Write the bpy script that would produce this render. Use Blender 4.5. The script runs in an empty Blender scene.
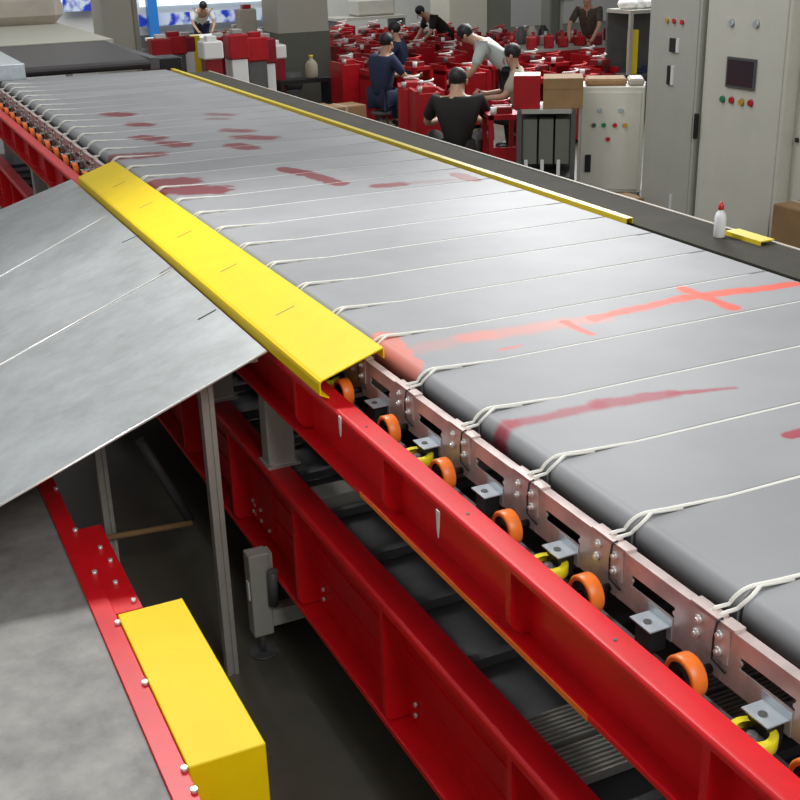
import bpy, math, random
from mathutils import Vector, Matrix
random.seed(7)
S = bpy.context.scene
COL = S.collection

# ------------------------------------------------------------------ camera
R = Matrix(((0.9030507, 0.18234678, -0.38890756),
            (-0.4287219, 0.32699128, -0.84218421),
            (-0.02640019, 0.92726822, 0.37346576)))
CAM = Vector((0, 0, 2.65))
F = 1159.0
cd = bpy.data.cameras.new('camera'); cam = bpy.data.objects.new('camera', cd); COL.objects.link(cam)
cam.matrix_world = Matrix.Translation(CAM) @ R.to_4x4()
cd.sensor_width = 36; cd.lens = F / 800 * 36; cd.clip_start = 0.05; cd.clip_end = 200
S.camera = cam

def ray(x, y): return R @ Vector((x - 400, 400 - y, -F))
def G(x, y, z=0.0):
    r = ray(x, y); return CAM + r * ((z - CAM.z) / r.z)
def GX(x, y, X):
    r = ray(x, y); return CAM + r * (X / r.x)
def GY(x, y, Y):
    r = ray(x, y); return CAM + r * (Y / r.y)

# ------------------------------------------------------------------ materials
def mat(name, col, rough=0.5, metal=0.0, noise=0.0, nscale=8.0, bump=0.0, bscale=60.0, emit=None, coat=0.0, col2=None, coord='Object'):
    m = bpy.data.materials.new(name); m.use_nodes = True
    nt = m.node_tree; b = nt.nodes['Principled BSDF']
    b.inputs['Roughness'].default_value = rough; b.inputs['Metallic'].default_value = metal
    b.inputs['Coat Weight'].default_value = coat
    b.inputs['Base Color'].default_value = (*col, 1)
    if noise or bump:
        tc = nt.nodes.new('ShaderNodeTexCoord')
    if noise:
        n = nt.nodes.new('ShaderNodeTexNoise'); n.inputs['Scale'].default_value = nscale; n.inputs['Detail'].default_value = 6
        n.inputs['Roughness'].default_value = 0.65
        nt.links.new(tc.outputs[coord], n.inputs['Vector'])
        r = nt.nodes.new('ShaderNodeValToRGB')
        c2 = col2 or tuple(min(1, c * (1 + noise)) for c in col)
        c1 = tuple(c * (1 - noise) for c in col) if not col2 else col
        r.color_ramp.elements[0].position = 0.32; r.color_ramp.elements[0].color = (*c1, 1)
        r.color_ramp.elements[1].position = 0.68; r.color_ramp.elements[1].color = (*c2, 1)
        nt.links.new(n.outputs['Fac'], r.inputs['Fac']); nt.links.new(r.outputs['Color'], b.inputs['Base Color'])
    if bump:
        n2 = nt.nodes.new('ShaderNodeTexNoise'); n2.inputs['Scale'].default_value = bscale; n2.inputs['Detail'].default_value = 4
        nt.links.new(tc.outputs[coord], n2.inputs['Vector'])
        bp = nt.nodes.new('ShaderNodeBump'); bp.inputs['Strength'].default_value = bump; bp.inputs['Distance'].default_value = 0.01
        nt.links.new(n2.outputs['Fac'], bp.inputs['Height']); nt.links.new(bp.outputs['Normal'], b.inputs['Normal'])
    if emit:
        b.inputs['Emission Color'].default_value = (*emit[0], 1); b.inputs['Emission Strength'].default_value = emit[1]
    return m

M = {}
M['red'] = mat('red_paint', (0.72, 0.005, 0.011), 0.42, noise=0.12, nscale=5, coat=0.0)
M['red_bg'] = mat('red_powder_coat', (0.42, 0.006, 0.012), 0.4, noise=0.2, nscale=4)
M['red_bg2'] = mat('dark_red_plastic', (0.24, 0.006, 0.012), 0.45, noise=0.2, nscale=4)
M['yellow'] = mat('yellow_paint', (0.93, 0.66, 0.0), 0.5, noise=0.04, nscale=7)
M['yellow'].node_tree.nodes['Principled BSDF'].inputs['Specular IOR Level'].default_value = 0.25
M['yellow2'] = mat('yellow_plastic', (0.80, 0.60, 0.02), 0.4)
M['steel'] = mat('galvanised_sheet', (0.42, 0.43, 0.43), 0.42, 0.55, noise=0.12, nscale=9, bump=0.05, bscale=14)
M['plate'] = mat('side_plate_steel', (0.66, 0.54, 0.50), 0.36, 0.35, noise=0.22, nscale=9)
M['zinc'] = mat('zinc_plate', (0.66, 0.72, 0.76), 0.3, 0.5, noise=0.1, nscale=20)
M['bolt'] = mat('bolt_zinc', (0.85, 0.83, 0.80), 0.3, 0.5)
M['grey'] = mat('grey_paint', (0.42, 0.41, 0.36), 0.45, noise=0.08, nscale=6)
M['dgrey'] = mat('dark_grey_paint', (0.10, 0.10, 0.10), 0.5, noise=0.15, nscale=6)
M['alu'] = mat('aluminium', (0.50, 0.48, 0.43), 0.38, 0.5, noise=0.08, nscale=12)
M['black'] = mat('black_plastic', (0.012, 0.012, 0.013), 0.45)
M['deck'] = mat('dark_deck', (0.036, 0.031, 0.019), 0.85, noise=0.25, nscale=3, bump=0.1, bscale=40)
M['darkbelt'] = mat('dark_belt', (0.045, 0.038, 0.038), 0.42, noise=0.15, nscale=5)
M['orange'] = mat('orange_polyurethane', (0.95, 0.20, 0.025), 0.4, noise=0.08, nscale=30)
M['yelwheel'] = mat('yellow_polyurethane', (0.80, 0.68, 0.02), 0.4)
M['cream'] = mat('cream_cabinet_paint', (0.72, 0.70, 0.61), 0.45, noise=0.04, nscale=3)
M['creamgrey'] = mat('grey_cabinet_paint', (0.52, 0.52, 0.46), 0.42, noise=0.04, nscale=3)
M['white'] = mat('white_plastic', (0.85, 0.85, 0.83), 0.4)
M['pipe'] = mat('white_cord', (0.90, 0.88, 0.80), 0.5)
M['card'] = mat('cardboard', (0.34, 0.20, 0.09), 0.8, noise=0.12, nscale=6)
M['floor'] = mat('floor_coating', (0.115, 0.108, 0.080), 0.42, noise=0.2, nscale=1.3, bump=0.04, bscale=8)
M['walk'] = mat('pale_floor_line', (0.50, 0.45, 0.38), 0.6, noise=0.1, nscale=4)
M['wall'] = mat('wall_paint', (0.60, 0.60, 0.57), 0.7, noise=0.03, nscale=1)
M['wallwhite'] = mat('white_wall_paint', (0.85, 0.84, 0.80), 0.7)
M['pillar'] = mat('pillar_paint', (0.55, 0.53, 0.44), 0.6, noise=0.03, nscale=2)
M['pillarlow'] = mat('pillar_green_grey', (0.17, 0.175, 0.14), 0.5, noise=0.05, nscale=2)
M['screen'] = mat('screen_glass', (0.045, 0.035, 0.045), 0.15)
M['blue'] = mat('blue_paint', (0.02, 0.20, 0.62), 0.4)
M['skin'] = mat('skin', (0.50, 0.29, 0.19), 0.5)
M['hair'] = mat('black_hair', (0.012, 0.010, 0.010), 0.5)
M['clwhite'] = mat('pale_shirt', (0.55, 0.60, 0.58), 0.8)
M['clblack'] = mat('black_cloth', (0.014, 0.012, 0.011), 0.85)
M['clnavy'] = mat('navy_cloth', (0.018, 0.028, 0.07), 0.85)
M['clbrown'] = mat('mottled_brown_cloth', (0.07, 0.05, 0.035), 0.85, noise=0.5, nscale=14)
M['cltan'] = mat('tan_cloth', (0.42, 0.38, 0.28), 0.85)
M['grn'] = mat('green_button', (0.02, 0.25, 0.10), 0.3)
M['redb'] = mat('red_button', (0.6, 0.02, 0.02), 0.3)
M['yelb'] = mat('amber_button', (0.65, 0.35, 0.03), 0.3)
M['rubbermat'] = mat('takeaway_belt', (0.26, 0.25, 0.23), 0.6, noise=0.35, nscale=5, bump=0.15, bscale=18)

# chute sheet: streaks of wear
def chute_mat():
    m = bpy.data.materials.new('worn_sheet'); m.use_nodes = True; nt = m.node_tree; b = nt.nodes['Principled BSDF']
    b.inputs['Metallic'].default_value = 0.45; b.inputs['Roughness'].default_value = 0.42
    tc = nt.nodes.new('ShaderNodeTexCoord')
    mp = nt.nodes.new('ShaderNodeMapping'); mp.inputs['Rotation'].default_value = (0, 0, 0.5); mp.inputs['Scale'].default_value = (6, 6.5, 3)
    nt.links.new(tc.outputs['Object'], mp.inputs['Vector'])
    n1 = nt.nodes.new('ShaderNodeTexNoise'); n1.inputs['Scale'].default_value = 1.6; n1.inputs['Detail'].default_value = 8; n1.inputs['Roughness'].default_value = 0.7
    n2 = nt.nodes.new('ShaderNodeTexNoise'); n2.inputs['Scale'].default_value = 2.2; n2.inputs['Detail'].default_value = 2
    nt.links.new(mp.outputs[0], n1.inputs['Vector']); nt.links.new(tc.outputs['Object'], n2.inputs['Vector'])
    mu = nt.nodes.new('ShaderNodeMath'); mu.operation = 'ADD'; nt.links.new(n1.outputs['Fac'], mu.inputs[0]); nt.links.new(n2.outputs['Fac'], mu.inputs[1])
    r = nt.nodes.new('ShaderNodeValToRGB')
    r.color_ramp.elements[0].position = 0.38 * 2; r.color_ramp.elements[0].color = (0.37, 0.38, 0.375, 1)
    r.color_ramp.elements[1].position = 1.0; r.color_ramp.elements[1].color = (0.50, 0.52, 0.52, 1)
    mul = nt.nodes.new('ShaderNodeMath'); mul.operation = 'MULTIPLY'; mul.inputs[1].default_value = 0.8
    nt.links.new(mu.outputs[0], mul.inputs[0]); nt.links.new(mul.outputs[0], r.inputs['Fac'])
    nt.links.new(r.outputs['Color'], b.inputs['Base Color'])
    r.color_ramp.elements[0].position = 0.62; r.color_ramp.elements[1].position = 0.98
    return m
M['chute'] = chute_mat()

# belt with sprayed test marks (paint that would stay put under any light)
def belt_mat():
    m = bpy.data.materials.new('grey_belt_with_paint'); m.use_nodes = True; nt = m.node_tree; b = nt.nodes['Principled BSDF']
    N = nt.nodes.new; L = nt.links.new
    b.inputs['Roughness'].default_value = 0.52; b.inputs['Specular IOR Level'].default_value = 0.3
    geo = N('ShaderNodeNewGeometry')
    noi = N('ShaderNodeTexNoise'); noi.inputs['Scale'].default_value = 14; noi.inputs['Detail'].default_value = 5
    L(geo.outputs['Position'], noi.inputs['Vector'])
    fine = N('ShaderNodeTexNoise'); fine.inputs['Scale'].default_value = 3; fine.inputs['Detail'].default_value = 5
    L(geo.outputs['Position'], fine.inputs['Vector'])
    base = N('ShaderNodeValToRGB'); L(fine.outputs['Fac'], base.inputs['Fac'])
    base.color_ramp.elements[0].position = .3; base.color_ramp.elements[0].color = (0.270, 0.272, 0.278, 1)
    base.color_ramp.elements[1].position = .7; base.color_ramp.elements[1].color = (0.315, 0.318, 0.325, 1)
    oi = N('ShaderNodeObjectInfo')
    vr = N('ShaderNodeMapRange'); vr.inputs[3].default_value = 0.93; vr.inputs[4].default_value = 1.07
    L(oi.outputs['Random'], vr.inputs[0])
    sc = N('ShaderNodeVectorMath'); sc.operation = 'SCALE'; L(base.outputs['Color'], sc.inputs[0]); L(vr.outputs[0], sc.inputs['Scale'])
    cur = sc.outputs[0]
    ORA = (0.78, 0.075, 0.028); PINK = (0.76, 0.19, 0.13); MAG = (0.34, 0.012, 0.035); DRK = (0.19, 0.003, 0.010)
    segs = [  # pixel segment on the belt plane -> metres, half width, softness, opacity, colour
        (595,318,690,297,.030,.02,.85,ORA),(690,297,795,284,.028,.02,.9,ORA),(682,288,733,308,.026,.015,.95,ORA),
        (470,338,600,318,.040,.05,.5,PINK),(400,352,480,336,.045,.05,.25,PINK),(565,322,590,334,.016,.012,.8,ORA),
        (500,272+78,520,346,.01,.01,.5,ORA),(384,338,404,366,.055,.02,.75,PINK),(398,374,400,385,.04,.03,.6,PINK),
        (515,424,600,405,.022,.03,.7,MAG),(600,405,670,394,.030,.025,.75,MAG),(670,394,735,388,.010,.018,.8,MAG),
        (492,432,508,424,.030,.03,.85,MAG),(788,436,812,430,.020,.012,.9,MAG),
        (283,169,300,172,.055,.02,.95,DRK),(300,172,340,184,.05,.02,.9,DRK),(378,186,400,184,.05,.04,.9,DRK),(400,184,450,180,.03,.06,.35,DRK),
        (456,174,474,180,.045,.02,.9,DRK),(160,184,182,181,.11,.04,.9,DRK),(180,190,210,190,.12,.05,.9,DRK),
        (120,157,150,155,.10,.06,.85,DRK),(112,114,124,115,.09,.07,.9,DRK),(134,124,144,125,.08,.06,.9,DRK),
        (142,137,155,139,.08,.06,.9,DRK),(168,143,180,145,.08,.06,.9,DRK),(212,114,230,115,.05,.09,.7,DRK),(210,119,226,119,.04,.07,.6,DRK),
        (228,130,245,131,.07,.06,.8,DRK),(243,137,266,138,.08,.07,.9,DRK),(235,145,250,148,.07,.04,.9,DRK)]
    wob = N('ShaderNodeMath'); wob.operation = 'SUBTRACT'; wob.inputs[1].default_value = 0.5; L(noi.outputs['Fac'], wob.inputs[0])
    for (x0,y0,x1,y1,w,sf,op,c) in segs:
        a = G(x0,y0,1.45); e = G(x1,y1,1.45); a.z = e.z = 0; d = e - a; l2 = d.length_squared
        pz = N('ShaderNodeVectorMath'); pz.operation = 'MULTIPLY'; pz.inputs[1].default_value = (1,1,0); L(geo.outputs['Position'], pz.inputs[0])
        su = N('ShaderNodeVectorMath'); su.operation = 'SUBTRACT'; su.inputs[1].default_value = a; L(pz.outputs[0], su.inputs[0])
        do = N('ShaderNodeVectorMath'); do.operation = 'DOT_PRODUCT'; do.inputs[1].default_value = d / l2; L(su.outputs[0], do.inputs[0])
        cl = N('ShaderNodeClamp'); L(do.outputs['Value'], cl.inputs[0])
        s2 = N('ShaderNodeVectorMath'); s2.operation = 'SCALE'; s2.inputs[0].default_value = d; L(cl.outputs[0], s2.inputs['Scale'])
        df = N('ShaderNodeVectorMath'); df.operation = 'DISTANCE'; L(su.outputs[0], df.inputs[0]); L(s2.outputs[0], df.inputs[1])
        ad = N('ShaderNodeMath'); ad.operation = 'MULTIPLY_ADD'; ad.inputs[1].default_value = w * 1.3 + .015; L(wob.outputs[0], ad.inputs[0]); L(df.outputs['Value'], ad.inputs[2])
        mr = N('ShaderNodeMapRange'); mr.interpolation_type = 'SMOOTHSTEP'
        mr.inputs[1].default_value = w + sf * .5; mr.inputs[2].default_value = max(0, w - sf * .5); mr.inputs[3].default_value = 0; mr.inputs[4].default_value = op
        L(ad.outputs[0], mr.inputs[0])
        mx = N('ShaderNodeMix'); mx.data_type = 'RGBA'; L(mr.outputs[0], mx.inputs[0]); L(cur, mx.inputs[6]); mx.inputs[7].default_value = (*c, 1)
        cur = mx.outputs[2]
    L(cur, b.inputs['Base Color'])
    return m
M['belt'] = belt_mat()

def banner_mat():
    m = bpy.data.materials.new('blue_white_print'); m.use_nodes = True; nt = m.node_tree; b = nt.nodes['Principled BSDF']
    tc = nt.nodes.new('ShaderNodeTexCoord'); v = nt.nodes.new('ShaderNodeTexNoise'); v.inputs['Scale'].default_value = 2.2; v.inputs['Detail'].default_value = 3
    nt.links.new(tc.outputs['Object'], v.inputs['Vector']); r = nt.nodes.new('ShaderNodeValToRGB'); nt.links.new(v.outputs['Fac'], r.inputs['Fac'])
    r.color_ramp.elements[0].position = .46; r.color_ramp.elements[0].color = (0.012, 0.05, 0.60, 1)
    r.color_ramp.elements[1].position = .56; r.color_ramp.elements[1].color = (0.70, 0.80, 0.95, 1)
    nt.links.new(r.outputs['Color'], b.inputs['Base Color']); return m
M['banner'] = banner_mat()

# ------------------------------------------------------------------ mesh builder
class MB:
    def __init__(s): s.v = []; s.f = []; s.mi = []; s.sm = []; s.cur = 0
    def add(s, vs, fs, smooth=False):
        o = len(s.v); s.v += [Vector(v) for v in vs]
        for f in fs: s.f.append([i + o for i in f]); s.mi.append(s.cur); s.sm.append(smooth)
        return s
    def mat(s, i): s.cur = i; return s
    def box(s, x0, x1, y0, y1, z0, z1, c=0.0):
        if c <= 0:
            return s.add([(x0,y0,z0),(x1,y0,z0),(x1,y1,z0),(x0,y1,z0),(x0,y0,z1),(x1,y0,z1),(x1,y1,z1),(x0,y1,z1)],
                     [(0,3,2,1),(4,5,6,7),(0,1,5,4),(1,2,6,5),(2,3,7,6),(3,0,4,7)])
        # chamfered box: 24 verts
        vs = []; X = (x0, x1); Y = (y0, y1); Z = (z0, z1)
        idx = {}
        for i in (0,1):
            for j in (0,1):
                for k in (0,1):
                    sx, sy, sz = (1-2*i)*c, (1-2*j)*c, (1-2*k)*c
                    for ax in range(3):
                        p = [X[i], Y[j], Z[k]]
                        for a2, sh in enumerate((sx, sy, sz)):
                            if a2 != ax: p[a2] += sh
                        idx[(i,j,k,ax)] = len(vs); vs.append(p)
        fs = []
        def q(l): fs.append(tuple(idx[t] for t in l))
        for i in (0,1):
            l = [(i,0,0,0),(i,1,0,0),(i,1,1,0),(i,0,1,0)]; q(l if i else l[::-1])
            l = [(0,i,0,1),(0,i,1,1),(1,i,1,1),(1,i,0,1)]; q(l if i else l[::-1])
            l = [(0,0,i,2),(1,0,i,2),(1,1,i,2),(0,1,i,2)]; q(l if i else l[::-1])
        for a in (0,1):
            for b_ in (0,1):
                l = [(a,b_,0,0),(a,b_,1,0),(a,b_,1,1),(a,b_,0,1)]; q(l if (a ^ b_) else l[::-1])
                l = [(0,a,b_,1),(1,a,b_,1),(1,a,b_,2),(0,a,b_,2)]; q(l if (a ^ b_) else l[::-1])
                l = [(a,0,b_,2),(a,1,b_,2),(a,1,b_,0),(a,0,b_,0)]; q(l if (a ^ b_) else l[::-1])
        for i in (0,1):
            for j in (0,1):
                for k in (0,1):
                    l = [(i,j,k,0),(i,j,k,1),(i,j,k,2)]; q(l if (i + j + k) % 2 else l[::-1])
        return s.add(vs, fs)
    def prism(s, poly, axis, a, b, smooth=False):
        n = len(poly)
        def P(p, t):
            if axis == 'x': return (t, p[0], p[1])
            if axis == 'y': return (p[0], t, p[1])
            return (p[0], p[1], t)
        vs = [P(p, a) for p in poly] + [P(p, b) for p in poly]
        s.add(vs, [tuple(range(n))[::-1], tuple(range(n, 2*n))])
        s.add(vs, [(i, (i+1) % n, (i+1) % n + n, i + n) for i in range(n)], smooth)
        return s
    def cyl(s, p0, p1, r, n=16, r1=None, caps=True):
        p0 = Vector(p0); p1 = Vector(p1); d = (p1 - p0).normalized(); r1 = r if r1 is None else r1
        u = d.orthogonal().normalized(); w = d.cross(u)
        vs = []
        for p, rr in ((p0, r), (p1, r1)):
            for i in range(n):
                t = 2*math.pi*i/n; vs.append(p + (u*math.cos(t) + w*math.sin(t))*rr)
        s.add(vs, [(i, (i+1) % n, (i+1) % n + n, i + n) for i in range(n)], True)
        if caps: s.add(vs, [tuple(range(n))[::-1], tuple(range(n, 2*n))])
        return s
    def lathe(s, c, axis, prof, n=24):
        c = Vector(c); d = Vector(axis).normalized(); u = d.orthogonal().normalized(); w = d.cross(u); m = len(prof)
        vs = []
        for (r, h) in prof:
            for i in range(n):
                t = 2*math.pi*i/n; vs.append(c + d*h + (u*math.cos(t) + w*math.sin(t))*r)
        fs = []
        for k in range(m-1):
            for i in range(n):
                fs.append((k*n+i, k*n+(i+1) % n, (k+1)*n+(i+1) % n, (k+1)*n+i))
        return s.add(vs, fs, True)
    def tube(s, pts, r, n=8):
        pts = [Vector(p) for p in pts]; m = len(pts); vs = []
        u = None
        for i, p in enumerate(pts):
            d = (pts[min(i+1, m-1)] - pts[max(i-1, 0)]).normalized()
            if u is None: u = d.orthogonal().normalized()
            u = (u - d*u.dot(d)).normalized(); w = d.cross(u)
            for k in range(n):
                t = 2*math.pi*k/n; vs.append(p + (u*math.cos(t) + w*math.sin(t))*r)
        fs = [(i*n+k, i*n+(k+1) % n, (i+1)*n+(k+1) % n, (i+1)*n+k) for i in range(m-1) for k in range(n)]
        s.add(vs, fs, True); s.add(vs, [tuple(range(n))[::-1], tuple((m-1)*n+k for k in range(n))])
        return s
    def ball(s, c, rx, ry=None, rz=None, n=14):
        ry = ry or rx; rz = rz or rx; h = n//2 + 1; vs = []
        for i in range(h+1):
            ph = math.pi*i/h
            for k in range(n):
                t = 2*math.pi*k/n; vs.append((c[0]+rx*math.sin(ph)*math.cos(t), c[1]+ry*math.sin(ph)*math.sin(t), c[2]+rz*math.cos(ph)))
        return s.add(vs, [(i*n+k, (i+1)*n+k, (i+1)*n+(k+1) % n, i*n+(k+1) % n) for i in range(h) for k in range(n)], True)
    def build(s, name, mats, parent=None, world=False, bevel=0.0):
        me = bpy.data.meshes.new(name)
        off = parent.location if (parent is not None and world) else Vector((0,0,0))
        if parent is not None and world and parent.parent is not None: off = off + parent.parent.location
        me.from_pydata([tuple(v - off) for v in s.v], [], s.f)
        for mm in (mats if isinstance(mats, (list, tuple)) else [mats]): me.materials.append(M[mm])
        for p, i, sm in zip(me.polygons, s.mi, s.sm): p.material_index = i; p.use_smooth = sm
        me.validate(); me.update()
        import bmesh
        bm = bmesh.new(); bm.from_mesh(me); bmesh.ops.remove_doubles(bm, verts=bm.verts, dist=1e-6)
        bmesh.ops.recalc_face_normals(bm, faces=bm.faces); bm.to_mesh(me); bm.free()
        o = bpy.data.objects.new(name, me); COL.objects.link(o)
        if parent is not None: o.parent = parent
        if bevel:
            bv = o.modifiers.new('bevel', 'BEVEL'); bv.width = bevel; bv.segments = 2; bv.limit_method = 'ANGLE'
        return o

def thing(name, label, cat, loc, rz=0.0, group=None):
    o = bpy.data.objects.new(name, None); COL.objects.link(o); o.empty_display_size = .1
    o.location = loc; o.rotation_euler = (0, 0, rz); tag(o, label, cat, group); return o
def tag(o, label, cat, group=None):
    o['label'] = label; o['category'] = cat
    if group: o['group'] = group
    return o
def structure(o): o['kind'] = 'structure'; return o
def copy_tree(o, parent=None):
    c = o.copy(); COL.objects.link(c); c.parent = parent
    for ch in [x for x in COL.objects if x.parent == o]: copy_tree(ch, c)
    return c
def arc(cx, cz, r, a0, a1, n):
    return [(cx + r*math.cos(math.radians(a0 + (a1-a0)*i/n)), cz + r*math.sin(math.radians(a0 + (a1-a0)*i/n))) for i in range(n+1)]

# ------------------------------------------------------------------ the setting
structure(MB().box(-9, 30, -4, 34, -0.1, 0).build('floor', 'floor'))
WY = 31.0
structure(MB().box(-9, 30, WY, WY+.2, 0, 2.9).build('wall_back', 'wall'))
structure(MB().box(-9, 30, WY+.02, WY+.2, 2.9, 6).build('wall_back_upper', 'wallwhite'))
structure(MB().box(30, 30.2, -4, 34, 0, 6).build('wall_right', 'wall'))

# ------------------------------------------------------------------ carriers of the sorter
PITCH = 0.3455; Y0 = 1.476
XL, XR, ZT = 1.395, 3.02, 1.45
def make_carrier():
    root = thing('belt_carrier', 'x', 'carrier', (0, 0, 1.20), 0, 'flat grey belt carriers along the sorter')
    # local z: world z minus 1.20
    z = ZT - 1.20; r = .036
    g0, g1 = .0045, PITCH - .0045
    prof = arc(XL + r, z - r, r, 180, 90, 8) + arc(XR - r, z - r, r, 90, 0, 8) + [(XR, z-.075), (XL, z-.075)]
    m = MB(); n = len(prof)
    ys = [(g0, .0025), (g0+.003, 0), (g1-.003, 0), (g1, .0025)]
    vs = []
    cx, cz = (XL+XR)/2, z - .04
    for (y, ins) in ys:
        for (x, zz) in prof:
            vs.append((x + (ins if x < cx else -ins), y, zz - (ins if zz > cz else 0)))
    fs = [tuple(range(n)), tuple(3*n+i for i in range(n))[::-1]]
    for k in range(3):
        for i in range(n): fs.append((k*n+i, k*n+(i+1) % n, (k+1)*n+(i+1) % n, (k+1)*n+i))
    m.add(vs, fs); b = m.build('belt', 'belt', root)
    for p in b.data.polygons: p.use_smooth = len(p.vertices) == 4 and abs(p.normal.y) < .5
    for e in b.data.edges:
        va, vb = b.data.vertices[e.vertices[0]].co, b.data.vertices[e.vertices[1]].co
        if abs(va.y - vb.y) < 1e-5: e.use_edge_sharp = True
    # chassis under the belt
    MB().box(XL+.05, XR-.05, .02, PITCH-.02, z-.14, z-.08).box(XL-.02, XL+.06, .03, .06, z-.13, z-.09).build('chassis', 'dgrey', root)
    # side plate with long slot, plus return lip on top
    px0, px1 = 1.350, 1.354; t, bt = .200, .075
    s0, s1, sz0, sz1 = .138, .285, .130, .158
    m = MB(); yA, yB = -.005, PITCH - .008
    m.box(px0, px1, yA, yB, sz1, t).box(px0, px1, yA, yB, bt, sz0).box(px0, px1, yA, s0, sz0, sz1).box(px0, px1, s1, yB, sz0, sz1)
    m.box(px0-.004, px1+.016, yA, yB, t, t+.004)
    for yy in (s0, s1): m.cyl((px0-.0005, yy, (sz0+sz1)/2), (px1+.0005, yy, (sz0+sz1)/2), 0.006, 8)
    m.build('side_plate', 'plate', root)
    # joint clip with bolts
    c = MB().box(px0-.006, px1+.018, -.045, -.003, t+.004, t+.009).box(px0-.006, px1+.018, .004, .085, t+.0045, t+.0095)
    c.box(px0-.004, px0-.0005, -.03, .078, .122, t+.006)
    cl = c.build('joint_clip', 'plate', root)
    for (yy, zz) in ((-.006, .180), (.056, .180), (-.006, .143), (.060, .146)):
        bb = MB().cyl((px0-.004, yy, zz), (px0-.011, yy, zz), .010, 6).cyl((px0-.011, yy, zz), (px0-.016, yy, zz), .005, 8)
        bb.build('bolt', 'bolt', cl)
    # cord across the joint: down at the plate, up round the roller, across the belts
    y = 0.002
    pts = [(px1+.002, y+.034, t+.004), (px1+.008, y+.030, t+.014)]
    pts += [(a, y+.024-.022*i/8, zz) for i, (a, zz) in enumerate(arc(XL+.046, z-.044, .053, 168, 92, 8))]
    pts += [(XL+.09, y, z+.006), (XL+.26, y, z-.0045), (XR-.12, y, z-.006), (XR-.03, y, z-.012), (XR-.002, y, z-.04)]
    MB().tube(pts, .0044).build('joint_cord', 'pipe', root)
    pts = [(px1+.002, y+.012, t+.004), (px1+.010, y+.009, t+.012)]
    pts += [(a, y+.004-.012*math.sin(i/8*3.14)-.004*i/8, zz) for i, (a, zz) in enumerate(arc(XL+.050, z-.048, .055, 165, 92, 8))]
    pts += [(XL+.13, y-.002, z-.002)]
    MB().tube(pts, .0044).build('edge_cord', 'pipe', root)
    MB().tube([(px1-.002, -.002, t+.012), (px0-.010, 0, t+.006), (px0-.014, .002, t-.03), (px0-.012, .004, .12), (px0-.006, -.03, .105)], .0026, 6).build('cable', 'black', root)
    # support tab
    tb = MB().box(px0-.054, px0, .145, .215, .107, .110).box(px0-.003, px0-.0005, .140, .220, .075, .128)
    tb.mat(1).cyl((px0-.034, .180, .110), (px0-.034, .180, .1125), .009, 10)
    tb.build('bracket_tab', ['zinc', 'dgrey'], root)
    MB().box(px0-.045, px0-.004, .155, .205, .050, .104).build('bracket_block', 'black', root)
    # running wheel
    w = MB().lathe((1.272, .02, .085), (1,0,0), [(.034, .002), (.043, 0), (.0465, .004), (.0465, .034), (.043, .038), (.034, .036)], 28).build('wheel_tread', 'orange', root)
    MB().lathe((1.272, .02, .085), (1,0,0), [(.0, .012), (.012, .012), (.014, .006), (.033, .008), (.0345, .002), (.0345, .036), (.0, .036)], 24).cyl((1.30,.02,.085),(1.352,.02,.085),.010,10).build('wheel_hub', 'black', w)
    return root
carrier = make_carrier()
def side_wheel(root):
    y = .172; zc = .060
    w = MB().lathe((1.288, y, zc), (0,0,1), [(.030, .002), (.043, 0), (.0465, .004), (.0465, .026), (.043, .030), (.030, .028)], 26).build('guide_wheel', 'yelwheel', root)
    MB().lathe((1.288, y, zc), (0,0,1), [(0, .022), (.010, .024), (.012, .016), (.030, .014), (.0302, .002), (0, .002)], 20).build('guide_wheel_hub', 'dgrey', w)
NC = 32; first = -2
def ordinal(n):
    if 10 <= n % 100 <= 20: return '%dth' % n
    return '%d%s' % (n, {1: 'st', 2: 'nd', 3: 'rd'}.get(n % 10, 'th'))
carriers = []
for i in range(NC):
    k = first + i
    o = carrier if i == 0 else copy_tree(carrier)
    o.location = (0, Y0 + k*PITCH, 1.20); carriers.append(o)
for i, o in enumerate(carriers):
    k = first + i
    if k in (-1, 1, 3, 5, 7): side_wheel(o)
    where = ('%s from the near end, before the yellow cover' % ordinal(i + 1)) if i < 7 else (('%s behind the near end of the yellow cover' % ordinal(i - 6)) if i < 19 else ('%s in front of the dark feeder belt' % ordinal(NC - i)))
    o['label'] = 'grey flat belt carrier ' + where

# ------------------------------------------------------------------ sorter frame
YA, YB = -0.5, 12.2
fr = thing('sorter_frame', 'long red and grey steel frame carrying the grey belt sorter', 'conveyor frame', (1.22, 3.0, 0))
XO = 1.178
def channel(xo, xi, z0, z1, t=.006, lip=.022):
    # C channel open to -X, web at xi, round outer top corner
    p = arc(xo+.012, z1-.012, .012, 180, 90, 5) + [(xi, z1), (xi, z0), (xo, z0), (xo, z0+lip*.6), (xo+t, z0+lip*.6), (xo+t, z0+t), (xi-t, z0+t), (xi-t, z1-t), (xo+t, z1-t), (xo+t, z1-lip), (xo, z1-lip)]
    return p
UZ0, UZ1 = 1.108, 1.320
LZ0, LZ1 = 0.362, 0.812
def shell(poly, y0, y1): return MB().prism(poly, 'y', y0, y1)
ur = shell(channel(XO, 1.244, UZ0, UZ1), YA, YB).build('upper_rail', 'red', fr, True)
lr = shell(channel(XO, 1.270, LZ0, LZ1, lip=.03), YA, YB).box(1.2645, 1.2655, YA, YB, LZ0+.10, LZ0+.12).build('lower_rail', 'red', fr, True)
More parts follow.
